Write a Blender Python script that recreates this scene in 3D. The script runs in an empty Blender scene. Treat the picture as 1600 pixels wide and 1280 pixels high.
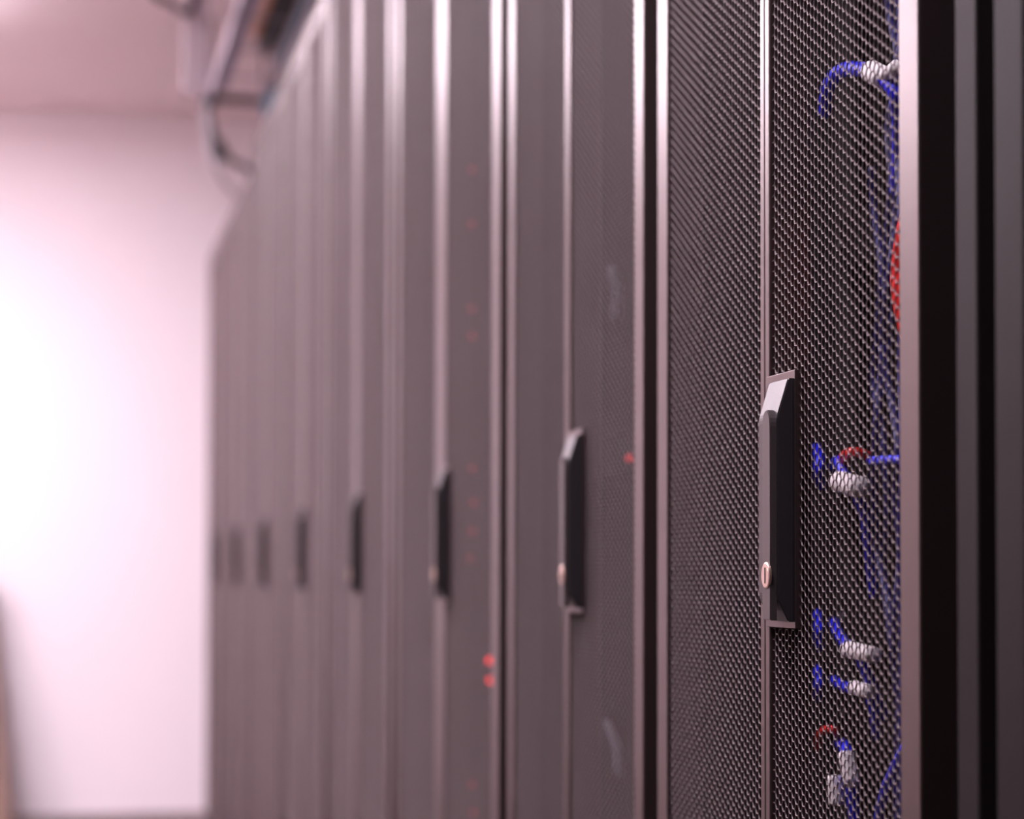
import bpy, bmesh, math, random
import numpy as np
from mathutils import Vector, Matrix

random.seed(7)
scene = bpy.context.scene
col = scene.collection

# ------------------------------------------------------------------ camera
# The rack fronts stand in the plane x = 0.5; the row runs away along +y.
F_PX = 3300.0
CAM = Vector((0.0, 0.0, 0.9))
YAW = math.atan(712.0 / F_PX)          # camera turned to the right, towards the racks
PITCH = math.atan(100.0 / F_PX)        # tilted slightly up
ROLL = 0.0023
PP = (800.0, 798.4)                    # where the optical axis meets the frame
fwd = Vector((math.sin(YAW) * math.cos(PITCH), math.cos(YAW) * math.cos(PITCH), math.sin(PITCH)))
r0 = Vector((math.cos(YAW), -math.sin(YAW), 0.0))
u0 = r0.cross(fwd)
right = r0 * math.cos(ROLL) + u0 * math.sin(ROLL)
up = u0 * math.cos(ROLL) - r0 * math.sin(ROLL)
cam_data = bpy.data.cameras.new('camera')
cam = bpy.data.objects.new('camera', cam_data)
col.objects.link(cam)
m = Matrix((right, up, -fwd)).transposed().to_4x4()
m.translation = CAM
cam.matrix_world = m
cam_data.sensor_width = 36.0
cam_data.lens = F_PX / 1600.0 * 36.0
cam_data.shift_y = (PP[1] - 640.0) / 1600.0
cam_data.clip_start = 0.02
cam_data.dof.use_dof = True
cam_data.dof.focus_distance = 1.46
cam_data.dof.aperture_fstop = 4.3
scene.camera = cam


def ray(px, py):
    return fwd * F_PX + right * (px - PP[0]) - up * (py - PP[1])


def at_x(px, py, x):
    d = ray(px, py)
    return CAM + d * ((x - CAM.x) / d.x)


def at_y(px, py, y):
    d = ray(px, py)
    return CAM + d * ((y - CAM.y) / d.y)


# ------------------------------------------------------------------ light and exposure
world = bpy.data.worlds.new('world')
scene.world = world
world.use_nodes = True
world.node_tree.nodes['Background'].inputs[0].default_value = (1.0, 0.86, 0.9, 1)
world.node_tree.nodes['Background'].inputs[1].default_value = 0.02
scene.view_settings.view_transform = 'Standard'
scene.view_settings.look = 'None'
scene.view_settings.exposure = 0.0
scene.view_settings.gamma = 1.0
scene.view_settings.use_curve_mapping = False
LAMP_TINT = (1.0, 0.865, 0.965)
LAMP_POWER = 33.0
CEIL = 2.64
BACK = 8.1
LEFT = -2.1
LIGHT_SPOTS = [(-0.3, 1.0), (-0.7, 3.6), (-0.7, 6.2), (-1.5, 3.6), (-1.5, 6.2)]


# ------------------------------------------------------------------ materials
def mat(name, base, rough=0.5, metal=0.0, spec=0.5, bump=0.0, scale=400.0, vary=0.0, emit=None, power=0.0, coat=0.0, tint=None):
    m = bpy.data.materials.new(name)
    m.use_nodes = True
    nt = m.node_tree
    b = nt.nodes['Principled BSDF']
    b.inputs['Base Color'].default_value = (*base, 1)
    b.inputs['Roughness'].default_value = rough
    b.inputs['Metallic'].default_value = metal
    b.inputs['Specular IOR Level'].default_value = spec
    if tint:
        b.inputs['Specular Tint'].default_value = (*tint, 1)
    if coat:
        b.inputs['Coat Weight'].default_value = coat
        b.inputs['Coat Roughness'].default_value = 0.2
    if emit:
        b.inputs['Emission Color'].default_value = (*emit, 1)
        b.inputs['Emission Strength'].default_value = power
    if bump or vary:
        tc = nt.nodes.new('ShaderNodeTexCoord')
        nz = nt.nodes.new('ShaderNodeTexNoise')
        nz.inputs['Scale'].default_value = scale
        nz.inputs['Detail'].default_value = 3
        nt.links.new(tc.outputs['Object'], nz.inputs['Vector'])
        if bump:
            bp = nt.nodes.new('ShaderNodeBump')
            bp.inputs['Strength'].default_value = bump
            bp.inputs['Distance'].default_value = 0.0006
            nt.links.new(nz.outputs['Fac'], bp.inputs['Height'])
            nt.links.new(bp.outputs['Normal'], b.inputs['Normal'])
        if vary:
            mx = nt.nodes.new('ShaderNodeMix')
            mx.data_type = 'RGBA'
            mx.inputs[6].default_value = (*[c * (1 - vary) for c in base], 1)
            mx.inputs[7].default_value = (*[min(1, c * (1 + vary)) for c in base], 1)
            nt.links.new(nz.outputs['Fac'], mx.inputs[0])
            nt.links.new(mx.outputs[2], b.inputs['Base Color'])
    return m


M = dict(
    wall=mat('white_wall_paint', (0.84, 0.77, 0.81), 0.7, vary=0.02, scale=3),
    beige=mat('beige_side_wall_paint', (0.48, 0.31, 0.28), 0.8, vary=0.04, scale=4),
    ceiling=mat('ceiling_paint', (0.88, 0.76, 0.78), 0.85, vary=0.03, scale=6),
    floor=mat('dark_vinyl_floor', (0.07, 0.045, 0.04), 0.5, vary=0.15, scale=30),
    dark_wall=mat('dark_wall_paint', (0.05, 0.045, 0.05), 0.9, vary=0.1, scale=4),
    base=mat('baseboard_rubber', (0.06, 0.05, 0.05), 0.6, vary=0.1, scale=40),
    paint=mat('rack_powder_coat', (0.014, 0.009, 0.009), 0.38, spec=1.0, tint=(1.0, 0.78, 0.78), bump=0.12, scale=900),
    sheet=mat('perforated_sheet_coat', (0.085, 0.063, 0.066), 0.36, spec=0.4, tint=(1.0, 0.85, 0.87)),
    shell=mat('cabinet_shell_coat', (0.008, 0.007, 0.008), 0.6, spec=0.3, bump=0.2, scale=600),
    side_paint=mat('matte_filler_coat', (0.010, 0.007, 0.008), 0.6, spec=0.1, bump=0.3, scale=900),
    plastic=mat('handle_plastic', (0.014, 0.012, 0.014), 0.42, spec=0.5, bump=0.2, scale=1200),
    lever=mat('lever_plastic', (0.035, 0.028, 0.029), 0.42, spec=0.5, bump=0.15, scale=1200),
    lock=mat('lock_steel', (0.62, 0.48, 0.41), 0.3, metal=1.0, vary=0.04, scale=500),
    black=mat('slot_black', (0.004, 0.004, 0.004), 0.7, vary=0.1, scale=100),
    screw=mat('screw_steel', (0.32, 0.3, 0.3), 0.35, metal=0.8, vary=0.1, scale=800),
    rail=mat('mounting_rail_coat', (0.01, 0.009, 0.01), 0.6, vary=0.1, scale=200),
    server=mat('equipment_black', (0.006, 0.005, 0.006), 0.9, spec=0.1, vary=0.15, scale=60),
    navy=mat('navy_jacket', (0.004, 0.006, 0.12), 0.5, spec=0.3, vary=0.1, scale=60),  # blue jacket with the dim rack interior's shade put into its colour
    blue=mat('blue_jacket', (0.003, 0.008, 0.85), 0.45, vary=0.1, scale=60),
    red=mat('red_jacket', (0.75, 0.012, 0.01), 0.35, vary=0.1, scale=60),
    label=mat('white_label', (0.85, 0.80, 0.82), 0.5, vary=0.03, scale=200),
    grey_label=mat('grey_label', (0.33, 0.32, 0.40), 0.5, vary=0.05, scale=200),
    led=mat('red_led', (0.4, 0.01, 0.01), 0.4, emit=(1.0, 0.03, 0.03), power=9.0),
    led_dim=mat('red_led_dim', (0.4, 0.01, 0.01), 0.4, emit=(1.0, 0.05, 0.05), power=1.0),
    tray=mat('tray_zinc', (0.45, 0.40, 0.46), 0.5, metal=0.3, vary=0.1, scale=40),
    tray_dark=mat('tray_end_black', (0.05, 0.04, 0.04), 0.5, vary=0.1, scale=40),
    cable_black=mat('cable_black', (0.012, 0.011, 0.014), 0.6, vary=0.1, scale=30),
    cable_teal=mat('cable_teal', (0.05, 0.16, 0.24), 0.5, vary=0.1, scale=30),
    cable_orange=mat('cable_orange', (0.75, 0.33, 0.14), 0.5, vary=0.1, scale=30),
    cable_lilac=mat('cable_lilac', (0.42, 0.38, 0.58), 0.5, vary=0.1, scale=30),
    cable_grey=mat('cable_grey', (0.40, 0.40, 0.44), 0.5, vary=0.1, scale=30),
    trunking=mat('trunking_white', (0.52, 0.43, 0.47), 0.5, vary=0.03, scale=20),
    tan=mat('tan_board', (0.20, 0.12, 0.095), 0.6, vary=0.15, scale=12),
    lamp_frame=mat('lamp_frame', (0.6, 0.55, 0.57), 0.5, vary=0.05, scale=30),
    diffuser=mat('lamp_diffuser', (0.8, 0.8, 0.8), 0.5, emit=LAMP_TINT, power=LAMP_POWER),
)


# ------------------------------------------------------------------ mesh helpers
def link(name, bm, material, parent=None, smooth=False):
    me = bpy.data.meshes.new(name)
    bm.normal_update()
    bm.to_mesh(me)
    bm.free()
    return link_mesh(name, me, material, parent, smooth)


def link_mesh(name, me, material, parent=None, smooth=False):
    mats = material if isinstance(material, (list, tuple)) else [material]
    if not me.materials:
        for k in mats:
            me.materials.append(M[k])
    if smooth:
        for p in me.polygons:
            p.use_smooth = True
    o = bpy.data.objects.new(name, me)
    col.objects.link(o)
    if parent:
        o.parent = parent
    return o


def tag(o, label=None, category=None, group=None, kind=None):
    for k, v in (('label', label), ('category', category), ('group', group), ('kind', kind)):
        if v:
            o[k] = v
    return o


def empty(name, loc):
    o = bpy.data.objects.new(name, None)
    o.empty_display_size = 0.05
    col.objects.link(o)
    o.location = loc
    return o


def box(bm, x0, x1, y0, y1, z0, z1, bevel=0.0, mi=0):
    r = bmesh.ops.create_cube(bm, size=1.0)
    vs = r['verts']
    for v in vs:
        v.co = Vector((x0 + (v.co.x + 0.5) * (x1 - x0), y0 + (v.co.y + 0.5) * (y1 - y0), z0 + (v.co.z + 0.5) * (z1 - z0)))
    fs = {f for v in vs for f in v.link_faces}
    for f in fs:
        f.material_index = mi
    if bevel:
        es = list({e for f in fs for e in f.edges})
        bmesh.ops.bevel(bm, geom=es, offset=bevel, segments=2, affect='EDGES', profile=0.5, material=mi)


def box_obj(name, ext, material, parent=None, bevel=0.0):
    bm = bmesh.new()
    box(bm, *ext, bevel=bevel)
    return link(name, bm, material, parent)


def cyl(bm, p0, p1, r, n=16, mi=0, cap=True, r1=None):
    p0, p1 = Vector(p0), Vector(p1)
    d = (p1 - p0).normalized()
    a = d.orthogonal().normalized()
    b = d.cross(a)
    r1 = r if r1 is None else r1
    A = [bm.verts.new(p0 + (a * math.cos(t) + b * math.sin(t)) * r) for t in [2 * math.pi * i / n for i in range(n)]]
    B = [bm.verts.new(p1 + (a * math.cos(t) + b * math.sin(t)) * r1) for t in [2 * math.pi * i / n for i in range(n)]]
    for i in range(n):
        f = bm.faces.new((A[i], A[(i + 1) % n], B[(i + 1) % n], B[i]))
        f.material_index = mi
    if cap:
        bm.faces.new(A[::-1]).material_index = mi
        bm.faces.new(B).material_index = mi


def smooth_path(pts, per=8):
    pts = [Vector(p) for p in pts]
    if len(pts) == 2:
        return [pts[0].lerp(pts[1], i / 6) for i in range(7)]
    P = [pts[0] * 2 - pts[1]] + pts + [pts[-1] * 2 - pts[-2]]
    out = []
    for i in range(1, len(P) - 2):
        for k in range(per):
            t = k / per
            a, b, c, d = P[i - 1], P[i], P[i + 1], P[i + 2]
            out.append(0.5 * ((2 * b) + (c - a) * t + (2 * a - 5 * b + 4 * c - d) * t * t + (3 * b - a - 3 * c + d) * t ** 3))
    out.append(pts[-1])
    return out


def tube(bm, pts, r, n=8, per=8, mi=0, flat=1.0):
    path = smooth_path(pts, per)
    rings = []
    a = None
    for i, p in enumerate(path):
        d = (path[min(i + 1, len(path) - 1)] - path[max(i - 1, 0)])
        d = d.normalized() if d.length > 1e-9 else Vector((0, 0, 1))
        if a is None:
            a = d.orthogonal().normalized()
        a = (a - d * a.dot(d)).normalized()
        b = d.cross(a)
        rings.append([bm.verts.new(p + a * math.cos(t) * r + b * math.sin(t) * r * flat) for t in [2 * math.pi * k / n for k in range(n)]])
    for A, B in zip(rings, rings[1:]):
        for k in range(n):
            bm.faces.new((A[k], A[(k + 1) % n], B[(k + 1) % n], B[k])).material_index = mi
    bm.faces.new(rings[0][::-1]).material_index = mi
    bm.faces.new(rings[-1]).material_index = mi


def tube_obj(name, pts, r, material, parent=None, n=8, per=8, flat=1.0):
    bm = bmesh.new()
    tube(bm, pts, r, n, per, 0, flat)
    return link(name, bm, material, parent, True)


# ------------------------------------------------------------------ the room
def struct(name, ext, material):
    return tag(box_obj(name, ext, material), kind='structure')


FRONT = -6.0
RIGHT = 2.2
struct('floor', (LEFT - 0.1, RIGHT + 0.1, FRONT - 0.1, BACK + 0.1, -0.1, 0.0), 'floor')
struct('ceiling', (LEFT - 0.1, RIGHT + 0.1, FRONT - 0.1, BACK + 0.1, CEIL, CEIL + 0.1), 'ceiling')
struct('wall_back', (LEFT - 0.1, RIGHT + 0.1, BACK, BACK + 0.1, 0.0, CEIL), 'wall')
bm = bmesh.new()
box(bm, LEFT - 0.1, LEFT, 3.6, BACK, 0.0, CEIL, 0.0, 0)  # out of view; browned to darken and warm the reflections on the door frames
box(bm, LEFT - 0.1, LEFT, FRONT, 3.6, 0.0, CEIL, 0.0, 1)  # out of view; made dark to keep side light off the near mesh
tag(link('wall_left', bm, ['beige', 'dark_wall']), kind='structure')
struct('wall_right', (RIGHT, RIGHT + 0.1, FRONT, BACK, 0.0, CEIL), 'dark_wall')
struct('wall_front', (LEFT - 0.1, RIGHT + 0.1, FRONT - 0.1, FRONT, 0.0, CEIL), 'dark_wall')

# ceiling luminaires, recessed flush, above the aisle
for i, (x, y) in enumerate(LIGHT_SPOTS):
    t = empty('ceiling_light', (x, y, CEIL))
    bm = bmesh.new()
    for e in ((-0.31, -0.29, -0.61, 0.61), (0.29, 0.31, -0.61, 0.61), (-0.29, 0.29, -0.61, -0.59), (-0.29, 0.29, 0.59, 0.61)):
        box(bm, *e, -0.03, 0.0)
    link('frame', bm, 'lamp_frame', t)
    box_obj('diffuser', (-0.29, 0.29, -0.59, 0.59, -0.075, -0.002), 'diffuser', t, 0.006)
    tag(t, ('ceiling light panel above the nearest rack, in the row beside the racks', 'ceiling light panel over the middle of the row beside the racks',
            'ceiling light panel beside the racks, closest to the far white wall', 
            'nearer ceiling light panel in the row by the left wall', 'far ceiling light panel in the row by the left wall')[i], 'ceiling light', 'ceiling lights above the aisle')


# ------------------------------------------------------------------ perforated sheet (flat-top hexagons)
PITCH_V = 0.00777


def hex_sheet(name, width, height, thick=0.0010, flat=0.00004, chamfer=0.00038):
    p = PITCH_V
    cw = p * math.sqrt(3) / 2
    nc = int(width / cw)
    nr = int(height / p)
    ci, ri = np.meshgrid(np.arange(nc), np.arange(nr), indexing='ij')
    cy = (ci * cw).ravel()
    cz = (ri * p + (ci % 2) * p * 0.5).ravel()
    cy = cy - cy.mean()
    n = len(cy)
    ang = np.arange(6) * math.pi / 3
    ap = p / 2
    k = 2 / math.sqrt(3)
    rings = [(ap * k, 0.0), ((ap - flat) * k, 0.0), ((ap - flat - chamfer) * k, chamfer), ((ap - flat - chamfer) * k, thick)]
    V = np.zeros((n, 24, 3), dtype=np.float32)
    for q, (r, dx) in enumerate(rings):
        V[:, q * 6:(q + 1) * 6, 0] = dx
        V[:, q * 6:(q + 1) * 6, 1] = cy[:, None] + r * np.cos(ang)[None]
        V[:, q * 6:(q + 1) * 6, 2] = cz[:, None] + r * np.sin(ang)[None]
    quads = []
    for q in range(3):
        for j in range(6):
            j2 = (j + 1) % 6
            quads.append((q * 6 + j, (q + 1) * 6 + j, (q + 1) * 6 + j2, q * 6 + j2))
    quads = np.array(quads, dtype=np.int32)
    Fq = (quads[None] + (np.arange(n) * 24)[:, None, None]).reshape(-1, 4).astype(np.int32)
    me = bpy.data.meshes.new(name)
    me.vertices.add(n * 24)
    me.vertices.foreach_set('co', V.ravel())
    nf = len(Fq)
    me.loops.add(nf * 4)
    me.loops.foreach_set('vertex_index', Fq.ravel())
    me.polygons.add(nf)
    me.polygons.foreach_set('loop_start', np.arange(nf, dtype=np.int32) * 4)
    me.polygons.foreach_set('loop_total', np.full(nf, 4, dtype=np.int32))
    me.update(calc_edges=True)
    me.materials.append(M['sheet'])
    return me, float(cz.min()), float(cz.max())


X0 = 0.5                      # door front plane
Z_DOOR0, Z_DOOR1 = 0.06, 2.03
H_SHEET = Z_DOOR1 - Z_DOOR0 - 0.05
SHEET_NARROW = hex_sheet('perforated_sheet', 0.272, H_SHEET)[0]
SHEET_WIDE = hex_sheet('perforated_sheet', 0.352, H_SHEET)[0]


# ------------------------------------------------------------------ swing handle pieces (made once, shared)
# local frame: origin on the door front, x < 0 points out into the aisle, y runs along the row, z up
def bezel_mesh():
    bm = bmesh.new()
    box(bm, -0.0012, 0.003, -0.0350, 0.0240, -0.0897, 0.0897, 0.0004)
    me = bpy.data.meshes.new('handle_bezel')
    bm.to_mesh(me); bm.free()
    return me


def housing_mesh():
    # side profile (x, z): flange, then a slope up to the raised body, and back at the foot
    prof = [(-0.0010, 0.0835), (-0.0060, 0.0835), (-0.0135, 0.0590), (-0.0140, 0.0550), (-0.0140, -0.0660), (-0.0132, -0.0705), (-0.0060, -0.0850), (-0.0010, -0.0850)]
    bm = bmesh.new()
    A = [bm.verts.new((x, -0.0345, z)) for x, z in prof]
    B = [bm.verts.new((x, 0.0050, z)) for x, z in prof]
    bm.faces.new(A); bm.faces.new(B[::-1])
    for i in range(len(prof)):
        j = (i + 1) % len(prof)
        bm.faces.new((A[i], B[i], B[j], A[j]))
    bmesh.ops.recalc_face_normals(bm, faces=bm.faces[:])
    es = [e for e in bm.edges if all(v.co.x < -0.005 for v in e.verts)]
    bmesh.ops.bevel(bm, geom=es, offset=0.0008, segments=2, affect='EDGES')
    # fine parting line round the flange
    box(bm, -0.0034, -0.0028, -0.0350, 0.0054, -0.0840, 0.0825)
    me = bpy.data.meshes.new('handle_housing')
    bm.to_mesh(me); bm.free()
    return me


LEVER_Y = -0.0240


def lever_mesh():
    # outline in y, z: a narrow grip with an arched top
    w = 0.0082
    outline = [(w, -0.0840), (w + 0.0005, -0.02), (w, 0.0500)]
    for i in range(1, 12):
        a = math.pi * i / 12
        outline.append((w * math.cos(a), 0.0500 + 0.0120 * math.sin(a)))
    outline += [(-w, 0.0500), (-w - 0.0005, -0.02), (-w, -0.0840)]
    bm = bmesh.new()
    front, back = -0.0185, -0.0135
    A = [bm.verts.new((front, y + LEVER_Y, z)) for y, z in outline]
    B = [bm.verts.new((back, y + LEVER_Y, z)) for y, z in outline]
    bm.faces.new(A)
    bm.faces.new(B[::-1])
    n = len(outline)
    for i in range(n):
        j = (i + 1) % n
        bm.faces.new((A[i], B[i], B[j], A[j]))
    bmesh.ops.recalc_face_normals(bm, faces=bm.faces[:])
    es = [e for e in bm.edges if all(abs(v.co.x - front) < 1e-6 for v in e.verts)]
    bmesh.ops.bevel(bm, geom=es, offset=0.0006, segments=2, affect='EDGES')
    me = bpy.data.meshes.new('handle_lever')
    bm.to_mesh(me); bm.free()
    return me


def lock_mesh():
    bm = bmesh.new()
    z, y, r = -0.0530, LEVER_Y - 0.0015, 0.0092
    cyl(bm, (-0.0180, y, z), (-0.0192, y, z), r, 32, 0)
    cyl(bm, (-0.0192, y, z), (-0.0197, y, z), r, 32, 0, r1=r - 0.001)
    cyl(bm, (-0.0197, y, z), (-0.0198, y, z), r - 0.0024, 32, 0)
    box(bm, -0.0200, -0.0196, y - 0.0010, y + 0.0010, z - 0.0055, z + 0.0055, 0, 1)
    me = bpy.data.meshes.new('lock_cylinder')
    bm.to_mesh(me); bm.free()
    return me


HANDLE = [('handle_bezel', bezel_mesh(), ['paint'], False), ('handle_housing', housing_mesh(), ['plastic'], False),
          ('handle_lever', lever_mesh(), ['lever'], False), ('lock_cylinder', lock_mesh(), ['lock', 'black'], False)]


# ------------------------------------------------------------------ rack cabinets
def door(rack, y0, y1, hinge_side, stile_out, stile_in, sheet, with_handle, base, ztop):
    """One door leaf between y0 (near) and y1 (far), frame with sheet; seam side has the narrow stile."""
    ox, oy, oz = base
    n = stile_out if hinge_side == 'near' else stile_in
    f = stile_out if hinge_side == 'far' else stile_in
    bm = bmesh.new()
    T = 0.032
    h = ztop - 0.017
    def bar(a0, a1, b0, b1):
        box(bm, 0.0, T, a0 - oy, a1 - oy, b0, b1, 0.0012)
    bar(y0, y0 + n, Z_DOOR0, h)
    bar(y1 - f, y1, Z_DOOR0, h)
    bar(y0 + n - 0.001, y1 - f + 0.001, Z_DOOR0, Z_DOOR0 + 0.035)
    bar(y0 + n - 0.001, y1 - f + 0.001, h - 0.035, h)
    d = link('door', bm, 'paint', rack)
    s = link_mesh('perforated_sheet', sheet, 'sheet', d)
    s.location = (0.0022, (y0 + n + y1 - f) / 2 - oy, Z_DOOR0 + 0.025)
    s.scale = (1, 1, (h - Z_DOOR0 - 0.05) / H_SHEET)
    if with_handle:
        for nm, me, mm, sm in HANDLE:
            o = link_mesh(nm, me, mm, d, sm)
            o.location = (0.0, y1 - 0.0315 - oy, 0.9530)
            if nm == 'lock_cylinder':
                o['label'] = 'round silver key lock'
    return d


def rack(y0, y1, wide, ztop, label, depth=1.0):
    t = empty('server_rack', (X0, (y0 + y1) / 2, 0.0))
    oy = (y0 + y1) / 2
    w = (y1 - y0)
    seam = (y0 + y1) / 2
    so, si = (0.042, 0.036) if wide else (0.030, 0.0098)
    sheet = SHEET_WIDE if wide else SHEET_NARROW
    b = (X0, oy, 0.0)
    door(t, y0, seam - 0.0004, 'near', so, si, sheet, True, b, ztop)
    door(t, seam + 0.0004, y1, 'far', so, si, sheet, False, b, ztop)
    xf = 0.034
    hw = w / 2
    box_obj('side_panel', (xf, depth, -hw - 0.012, -hw + 0.008, 0.02, ztop - 0.02), 'shell', t)
    box_obj('side_panel', (xf, depth, hw - 0.008, hw + 0.012, 0.02, ztop - 0.02), 'shell', t)
    box_obj('top_panel', (0.004, depth, -hw - 0.012, hw + 0.012, ztop - 0.0165, ztop), 'shell', t, 0.002)
    box_obj('base_plinth', (0.02, depth, -hw, hw, 0.0, 0.055), 'shell', t)
    box_obj('back_panel', (depth - 0.01, depth, -hw + 0.008, hw - 0.008, 0.055, ztop - 0.02), 'shell', t)
    for s in (-1, 1):
        yc = s * (hw - 0.045 if not wide else hw - 0.14)
        bm = bmesh.new()
        box(bm, 0.15, 0.156, yc - 0.018, yc + 0.018, 0.06, ztop - 0.03)
        box(bm, 0.156, 0.19, yc + s * 0.016, yc + s * 0.018, 0.06, ztop - 0.03)
        link('mounting_rail', bm, 'rail', t)
    tag(t, label, 'server rack', 'server racks in the row')
    return t


Z_TOP = 2.047
rack(1.172, 1.731, False, Z_TOP, 'nearest mesh-door server rack, its handle and key lock in sharp focus')
rack(1.775, 2.339, False, Z_TOP, 'second mesh-door rack from the camera, slightly blurred, between two black gaps')
wide_labels = [
    'third rack from the camera, with red lights glowing behind its blurred mesh',
    'fourth rack from the camera, its blurred black handle left of the red-lit rack',
    'fifth rack from the camera, heavily blurred with bright top edges',
    'sixth rack from the camera, a faint dark handle on blurred doors',
    'second to last rack of the row, lower than its nearer neighbours',
    'last rack at the far end of the row beside the white wall',
]
for k in range(6):
    c = 2.770 + 0.81 * k
    rack(c - 0.3815, c + 0.3845, True, Z_TOP if k < 4 else Z_TOP - 0.065, wide_labels[k])

# the cabinet at the right edge: posts, recessed channel with screws, blank cover
t = empty('end_cabinet', (X0, 0.78, 0.0))
oy = 0.78


def yx(px):
    return at_x(px, 640, X0).y


ya, yb, yc_, yd = yx(1494), yx(1527), yx(1555), yx(1600.5)
box_obj('post', (0.0, 0.03, yb - oy, ya - oy, 0.03, Z_TOP), 'side_paint', t, 0.0012)
ch = box_obj('channel', (0.012, 0.03, yc_ - oy, yb - oy, 0.03, Z_TOP), 'shell', t)
for k in range(-8, 11):
    bm = bmesh.new()
    z = 0.9 + 0.0015 + k * 0.0985
    ym = at_x(1535.5, 640, X0 + 0.011).y - oy
    cyl(bm, (0.012, ym, z), (0.0095, ym, z), 0.0021, 12)
    link('screw', bm, 'screw', ch)
box_obj('inner_post', (0.0, 0.03, yd - oy, yc_ - oy, 0.03, Z_TOP), 'side_paint', t, 0.0012)
box_obj('blank_cover', (0.014, 0.03, 0.44 - oy, yd - oy, 0.03, Z_TOP), 'shell', t)
box_obj('side_panel', (0.03, 1.0, ya - 0.01 - oy, ya - oy, 0.02, Z_TOP - 0.02), 'shell', t)
box_obj('side_panel', (0.03, 1.0, 0.44 - oy, 0.45 - oy, 0.02, Z_TOP - 0.02), 'shell', t)
box_obj('top_panel', (0.03, 1.0, 0.44 - oy, ya - oy, Z_TOP - 0.02, Z_TOP), 'shell', t)
box_obj('base_plinth', (0.03, 1.0, 0.44 - oy, ya - oy, 0.0, 0.03), 'shell', t)
tag(t, 'dark end cabinet with two flat posts and a screwed channel at the right edge', 'cabinet')


# ------------------------------------------------------------------ inside the nearest rack: panels and cables
def unit(y0, y1, z, label, h=0.044, x=0.64, group='equipment behind the mesh doors', half=0.2):
    """rack-mounted box hung between the rails; front plate, two ears and ports are parts"""
    t = empty('rack_unit', (x, (y0 + y1) / 2, z))
    w = (y1 - y0) / 2
    cw = min(w - 0.03, half)
    box_obj('chassis', (0.006, 0.45, -cw, cw, 0, h), 'server', t)
    box_obj('front_plate', (0.0, 0.006, -w, w, 0.0005, h - 0.0005), 'server', t, 0.001)
    for s in (-1, 1):
        box_obj('screw', (-0.003, 0.0, s * (w - 0.008) - 0.003, s * (w - 0.008) + 0.003, h / 2 - 0.003, h / 2 + 0.003), 'screw', t, 0.001)
    tag(t, label, 'rack equipment', group)
    return t


XR = 0.648
for z, lab in ((1.155, 'black patch panel behind the mesh level with the top blue cable'),
               (0.955, 'black patch panel behind the mesh right of the sharp handle'),
               (0.845, 'black patch panel behind the mesh below the sharp handle'),
               (0.765, 'lowest black patch panel behind the nearest mesh door')):
    unit(1.235, 1.668, z, lab)

XC = 0.60


def P(px, py, x=XC):
    return at_x(px, py, x)


def cable(pts, r, colour, label, group='network cables in the nearest rack', name='network_cable', tags=()):
    bm = bmesh.new()
    tube(bm, pts, r, 8, 8)
    t = link(name, bm, colour, None, True)
    for a, b, rr, flat in tags:
        bm = bmesh.new()
        tube(bm, [a, a.lerp(b, 0.5), b], rr, 10, 4, 0, flat)
        link('cable_label', bm, 'label', t, True)
    tag(t, label, 'cable', group)
    return t


R_C = 0.0034
cable([P(1288, 178, .60), P(1293, 140, .595), P(1312, 112, .585), P(1345, 108, .58), P(1375, 118, .58), P(1400, 150, .585), P(1405, 215, .60), P(1402, 300, .61)],
      0.0056, 'blue', 'thick blue cable looping over at the top of the nearest mesh door',
      tags=[(P(1361, 112, .58), P(1381, 122, .58), 0.0085, 1.0)])
cable([P(1404, 102, .583), P(1392, 112, .58), P(1378, 122, .58)], 0.0052, 'label', 'short white cable end beside the top blue loop')
cable([P(1276, 700, .62), P(1280, 716, .61), P(1279, 742, .61), P(1284, 760, .64)], 0.0042, 'blue', 'short blue plug lead right of the sharp handle, nearest to it')
cable([P(1302, 730, .63), P(1310, 720, .60), P(1318, 738, .595), P(1330, 760, .59), P(1350, 800, .60), P(1358, 860, .615), P(1366, 930, .634)],
      0.0042, 'blue', 'blue cable with a large white label right of the sharp handle',
      tags=[(P(1310, 752, .588), P(1345, 762, .588), 0.0085, 0.9)])
cable([P(1322, 728, .60), P(1318, 714, .595), P(1330, 706, .59), P(1345, 708, .595), P(1366, 716, .61)], 0.0036, 'red', 'small red cable arching right of the sharp handle')
cable([P(1360, 720, .60), P(1380, 719, .595), P(1400, 718, .595), P(1425, 722, .60)], 0.0034, 'blue', 'level blue cable running to the door frame beside the red cable')
cable([P(1277, 958, .625), P(1279, 980, .61), P(1278, 1000, .615), P(1281, 1012, .64)], 0.0036, 'blue', 'blue plug lead just below the sharp handle')
cable([P(1302, 972, .63), P(1308, 986, .61), P(1320, 1004, .60), P(1338, 1018, .595), P(1352, 1046, .60), P(1368, 1085, .61), P(1382, 1120, .632)],
      0.0042, 'blue', 'upper of two blue labelled cables below the sharp handle',
      tags=[(P(1324, 1014, .592), P(1366, 1024, .592), 0.0066, 0.9)])
cable([P(1277, 1046, .625), P(1279, 1064, .61), P(1278, 1084, .615), P(1281, 1092, .64)], 0.0036, 'blue', 'blue plug lead above the small red lights in the nearest rack')
cable([P(1302, 1062, .63), P(1310, 1068, .61), P(1328, 1076, .60), P(1350, 1080, .60), P(1364, 1105, .61), P(1370, 1150, .634)],
      0.0040, 'blue', 'lower of two blue labelled cables below the sharp handle',
      tags=[(P(1334, 1074, .597), P(1360, 1082, .597), 0.0058, 0.9)])
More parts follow.
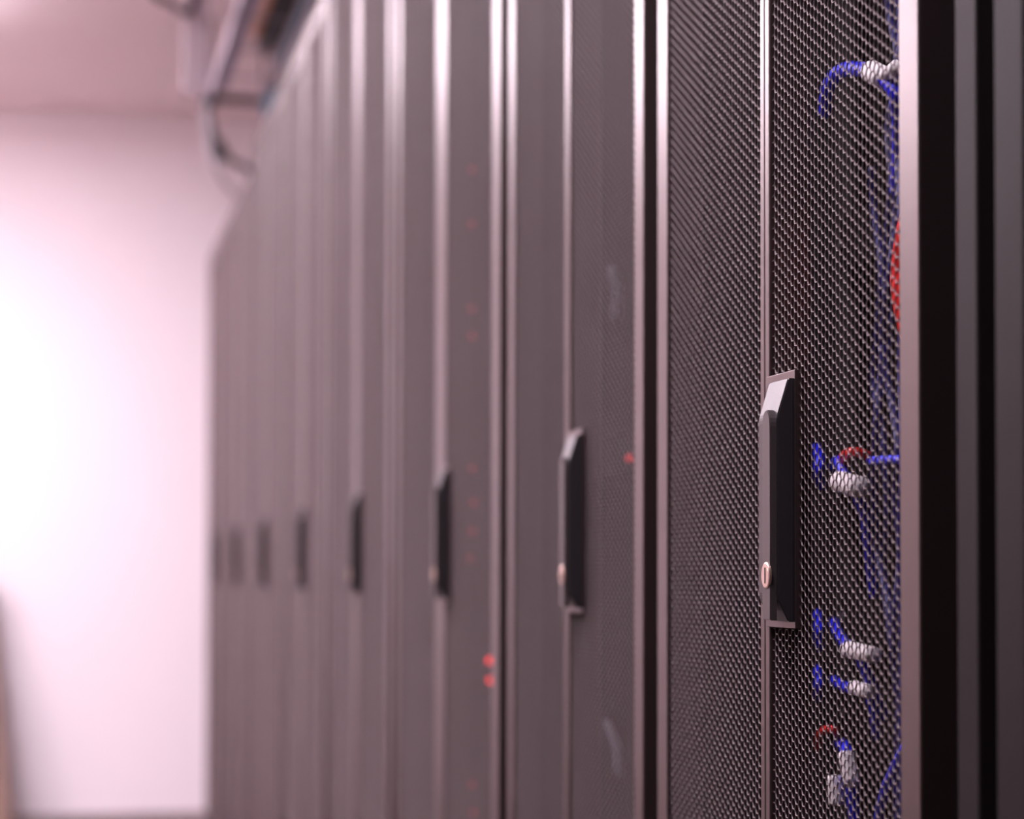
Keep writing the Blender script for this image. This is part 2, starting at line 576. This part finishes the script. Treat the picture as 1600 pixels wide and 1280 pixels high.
cable([P(1312, 1160, .62), P(1322, 1172, .60), P(1326, 1200, .59), P(1330, 1230, .595), P(1337, 1290, .60)], 0.0050, 'blue',
      'blue cable with a folded white label near the bottom of the nearest door',
      tags=[(P(1322, 1178, .588), P(1332, 1226, .588), 0.0068, 0.9), (P(1305, 1212, .586), P(1307, 1258, .586), 0.0072, 0.8)])
cable([P(1278, 1170, .62), P(1279, 1150, .61), P(1290, 1140, .60), P(1305, 1142, .605), P(1312, 1155, .63)], 0.0030, 'red', 'small red patch lead near the bottom of the nearest door')
cable([P(1425, 1150, .60), P(1404, 1188, .60), P(1388, 1222, .60), P(1376, 1260, .605), P(1370, 1300, .61)], 0.0038, 'blue', 'blue cable slanting down at the lower corner of the nearest door')
# vertical bundle along the near edge
bund = [([(1384, -30), (1392, 30), (1402, 80), (1398, 140), (1388, 200), (1394, 280), (1388, 360), (1384, 440), (1390, 520), (1386, 600)], .62),
        ([(1400, -30), (1408, 60), (1394, 170), (1402, 260), (1400, 330), (1392, 420), (1382, 500), (1378, 580), (1370, 660), (1366, 760), (1372, 860), (1392, 960), (1405, 1060), (1400, 1300)], .61),
        ([(1378, 540), (1392, 620), (1404, 700), (1400, 780), (1408, 860), (1402, 940), (1398, 1040), (1410, 1130), (1404, 1300)], .605),
        ([(1362, 260), (1366, 330), (1378, 420), (1372, 520), (1366, 600), (1380, 690), (1388, 800), (1382, 900), (1394, 1000), (1408, 1080), (1414, 1300)], .63),
        ([(1410, 140), (1404, 230), (1408, 330), (1410, 460), (1408, 580), (1412, 700), (1408, 830), (1410, 1000), (1412, 1300)], .60)]
bl = ['navy cable hanging at the upper right edge of the nearest mesh door', 'longest navy cable wandering down beside the near door frame',
      'navy cable starting mid-height beside the near door frame', 'navy cable hanging furthest from the near door frame',
      'navy cable pressed closest to the near door frame']
for (pp, x), lb in zip(bund, bl):
    cable([P(a, b, x + 0.004 * math.sin(i * 2.1)) for i, (a, b) in enumerate(pp)], 0.0034, 'navy', lb)
cable([P(1446, 290, .57), P(1421, 350, .565), P(1410, 420, .565), P(1411, 460, .565), P(1424, 520, .57), P(1456, 580, .58)], 0.0085, 'red',
      'thick red cable bulging past the near door frame')


# ------------------------------------------------------------------ lit equipment in the second and third racks
def led_on(unit_obj, p, material, r):
    bm = bmesh.new()
    bmesh.ops.create_uvsphere(bm, u_segments=10, v_segments=6, radius=r)
    for v in bm.verts:
        v.co = v.co + (p - unit_obj.location)
    o = link('status_light', bm, material, unit_obj, True)
    o['label'] = 'small red status light'
    return o


y0, y1 = 2.52, 3.02
spots = [(738, 265, 0), (738, 350, 0), (738, 482, 0), (739, 525, 0), (738, 732, 0), (741, 786, 0), (739, 830, 0), (735, 873, 0),
         (765, 1032, 1), (767, 1063, 1), (738, 1226, 0), (740, 1270, 0)]
names = ['topmost', 'second', 'third', 'fourth', 'fifth', 'sixth', 'seventh', 'eighth', 'ninth', 'tenth', 'eleventh', 'lowest']
for nm, (px, py, hot) in zip(names, spots):
    p = at_x(px, py, 0.56)
    lab = nm + ' black server behind the third rack mesh, ' + ('with a strong red light' if hot else 'with a faint red light')
    u = unit(y0 - 0.02 if not hot else 2.43, y1, p.z - 0.01, lab, 0.026, 0.562, 'servers with red lights in the third rack', 0.16 if hot else 0.2)
    led_on(u, p, 'led' if hot else 'led_dim', 0.0042)
for (px, py, nm) in ((984, 716, 'black server with a red light behind the second rack mesh'),):
    p = at_x(px, py, 0.56)
    u = unit(1.80, 2.30, p.z - 0.015, nm, 0.044, 0.562)
    led_on(u, p, 'led_dim', 0.004)
for (a, b, nm) in (((958, 420), (962, 500), 'grey tag hanging behind the second rack mesh at upper height'),
                   ((938, 690), (946, 745), 'grey tag behind the second rack mesh right of its handle'),
                   ((950, 1130), (968, 1212), 'pale tag hanging low behind the second rack mesh')):
    A, B = at_x(*a, 0.58), at_x(*b, 0.58)
    bm = bmesh.new()
    tube(bm, [A, A.lerp(B, 0.5) + Vector((0.004, 0, 0)), B], 0.009, 10, 5, 0, 0.35)
    tag(link('cable_tag', bm, 'grey_label', None, True), nm, 'cable tag', 'cable tags in the second rack')


# ------------------------------------------------------------------ overhead cable tray and cables
YT = 6.63
ZT = 2.40
pl = at_y(327, 155, YT)
pr = at_y(411, 152, YT)
XL, XRr = pl.x, pr.x
ZT = pl.z
tr = empty('cable_tray', ((XL + XRr) / 2, 3.0, ZT))
ox = (XL + XRr) / 2
box_obj('side_rail', (XL - 0.004 - ox, XL + 0.004 - ox, -3.5, YT - 3.0, -0.012, 0.03), 'tray', tr)
box_obj('side_rail', (XRr - 0.004 - ox, XRr + 0.004 - ox, -3.5, YT - 3.0, -0.012, 0.03), 'tray', tr)
for i in range(20):
    y = YT - 0.012 - i * 0.34
    box_obj('rung', (XL - ox, XRr - ox, y - 3.0 - (0.012 if i == 0 else 0.003), y - 3.0 + (0.012 if i == 0 else 0.003), -0.012, 0.012 if i == 0 else -0.006), 'tray_dark' if i == 0 else 'tray', tr)
for y in (YT - 0.02, 4.4, 2.2, 0.0):
    bm = bmesh.new()
    cyl(bm, (XL - ox, y - 3.0, -0.02), (XL - ox, y - 3.0, CEIL - ZT), 0.005, 8)
    link('hanger_rod', bm, 'tray_dark', tr)
    bm = bmesh.new()
    cyl(bm, (XRr - ox, y - 3.0, -0.02), (XRr - ox, y - 3.0, CEIL - ZT), 0.005, 8)
    link('hanger_rod', bm, 'tray_dark', tr)
bm = bmesh.new()
box(bm, XL - 0.024 - ox, XL + 0.02 - ox, YT - 3.05, YT - 3.0, -0.03, 0.028, 0.006)
link('corner_clamp', bm, 'cable_black', tr)
tag(tr, 'overhead ladder cable tray hanging above the blurred rack tops', 'cable tray')


def run(x, z, r, colour, label, y_end=YT - 0.07, wob=0.0015, drop=None, seed=0):
    rnd = random.Random(seed)
    pts = []
    y = -0.4
    while y < y_end - 0.2:
        pts.append(Vector((x + rnd.uniform(-wob, wob), y, z + rnd.uniform(0, wob))))
        y += 0.45
    pts.append(Vector((x, y_end, z)))
    if drop:
        pts += [Vector(d) for d in drop]
    bm = bmesh.new()
    tube(bm, pts, r, 8, 4)
    tag(link('overhead_cable', bm, colour, None, True), label, 'cable', 'cables along the overhead tray')


zc = ZT + 0.012
run(XL + 0.018, zc + 0.009, 0.008, 'cable_lilac', 'lilac cable lying against the aisle rail of the overhead tray', seed=1)
run(XL + 0.038, zc + 0.009, 0.008, 'cable_lilac', 'lilac cable second from the aisle rail of the overhead tray', seed=2)
run(XL + 0.028, zc + 0.0235, 0.008, 'cable_lilac', 'lilac cable resting on top of the other two lilac ones', seed=3)
run(XRr - 0.092, zc + 0.012, 0.012, 'cable_orange', 'orange cable in the overhead tray beside the black ones', y_end=5.9, seed=4)
run(XRr - 0.061, zc + 0.016, 0.016, 'cable_black', 'thick black cable in the overhead tray next to the orange one', y_end=6.05, seed=5)
run(XRr - 0.025, zc + 0.016, 0.016, 'cable_black', 'thick black cable against the rack-side rail of the overhead tray', y_end=6.1, seed=6)
run(XRr - 0.043, zc + 0.046, 0.016, 'cable_black', 'black cable piled on the others in the overhead tray', y_end=6.0, seed=7)
run(XRr - 0.012, zc - 0.046, 0.010, 'cable_teal', 'teal cable slung under the rack-side rail of the overhead tray', y_end=6.0, seed=8)
run(XRr - 0.030, zc + 0.074, 0.010, 'cable_teal', 'teal cable on top of the pile in the overhead tray', y_end=6.3, seed=9)

# a teal connector and grey sleeve at the tray's end
a, b = at_y(418, 175, 6.5), at_y(428, 140, 6.3)
bm = bmesh.new(); tube(bm, [a, a.lerp(b, .5), b], 0.016, 10, 4)
tag(link('cable_connector', bm, 'cable_teal', None, True), 'blue-grey connector at the rack-side corner of the tray end', 'connector')
a, b = at_y(428, 126, 6.3), at_y(440, 92, 6.15)
bm = bmesh.new(); tube(bm, [a, a.lerp(b, .5), b], 0.017, 10, 4)
tag(link('cable_sleeve', bm, 'cable_grey', None, True), 'light grey cable sleeve above the blue-grey connector at tray end', 'cable sleeve')

# hanging leads at the tray end
Q = lambda px, py, y: at_y(px, py, y)
bm = bmesh.new()
tube(bm, [Q(325, 150, 6.6), Q(327, 185, 6.6), Q(335, 215, 6.62), Q(345, 238, 6.65), Q(362, 252, 6.7), Q(386, 262, 6.75), Q(398, 275, 6.8)], 0.011, 8, 6)
lead = link('hanging_lead', bm, 'cable_black', None, True)
bm = bmesh.new()
tube(bm, [Q(338, 222, 6.63), Q(344, 236, 6.64), Q(351, 246, 6.65)], 0.022, 10, 5)
link('ferrite', bm, 'cable_black', lead, True)
tag(lead, 'black lead hanging from the tray corner, curving onto the rack tops', 'cable')
bm = bmesh.new()
tube(bm, [Q(322, 160, 6.58), Q(325, 210, 6.58), Q(335, 255, 6.6), Q(350, 285, 6.65), Q(372, 308, 6.75)], 0.007, 8, 6)
tag(link('hanging_lead', bm, 'cable_grey', None, True), 'thin pale lead dangling lowest from the tray corner', 'cable')
bm = bmesh.new()
tube(bm, [Q(215, -40, 5.6), Q(245, -5, 5.6), Q(268, 5, 5.62), Q(288, 20, 5.65), Q(300, 10, 5.7), Q(306, -40, 5.7)], 0.009, 8, 6)
tag(link('ceiling_cable', bm, 'cable_black', None, True), 'dark cable sagging from the ceiling at the top beside the white trunking', 'cable')
# white cable trunking coming down from the ceiling
a, b = Q(304, -20, 5.75), Q(304, 148, 5.75)
bm = bmesh.new()
box(bm, a.x - 0.030, a.x + 0.030, 5.73, 5.75, b.z, CEIL, 0.003)
tk = link('cable_trunking', bm, 'trunking')
box_obj('cover_lip', (a.x + 0.026, a.x + 0.034, 5.72, 5.752, b.z - 0.002, CEIL), 'tray', tk)
tag(tk, 'white cable trunking dropping from the ceiling left of the tray', 'trunking')

# leaning board by the far wall, cut by the left edge of the frame
bm = bmesh.new()
c0 = Q(-55, 880, 7.75); c1 = Q(18, 1300, 7.75)
pts = [Vector((c0.x - 0.25, 7.72, 0.0)), Vector((c1.x, 7.72, 0.0)), Vector((c0.x + 0.07, 7.95, 0.95)), Vector((c0.x - 0.25, 7.95, 0.95))]
th = Vector((0, 0.02, 0.005))
A = [bm.verts.new(p) for p in pts]; B = [bm.verts.new(p + th) for p in pts]
bm.faces.new(A); bm.faces.new(B[::-1])
for i in range(4):
    bm.faces.new((A[i], B[i], B[(i + 1) % 4], A[(i + 1) % 4]))
bmesh.ops.recalc_face_normals(bm, faces=bm.faces[:])
tag(link('leaning_board', bm, 'tan'), 'blurred tan board leaning by the white wall at the left edge', 'board')
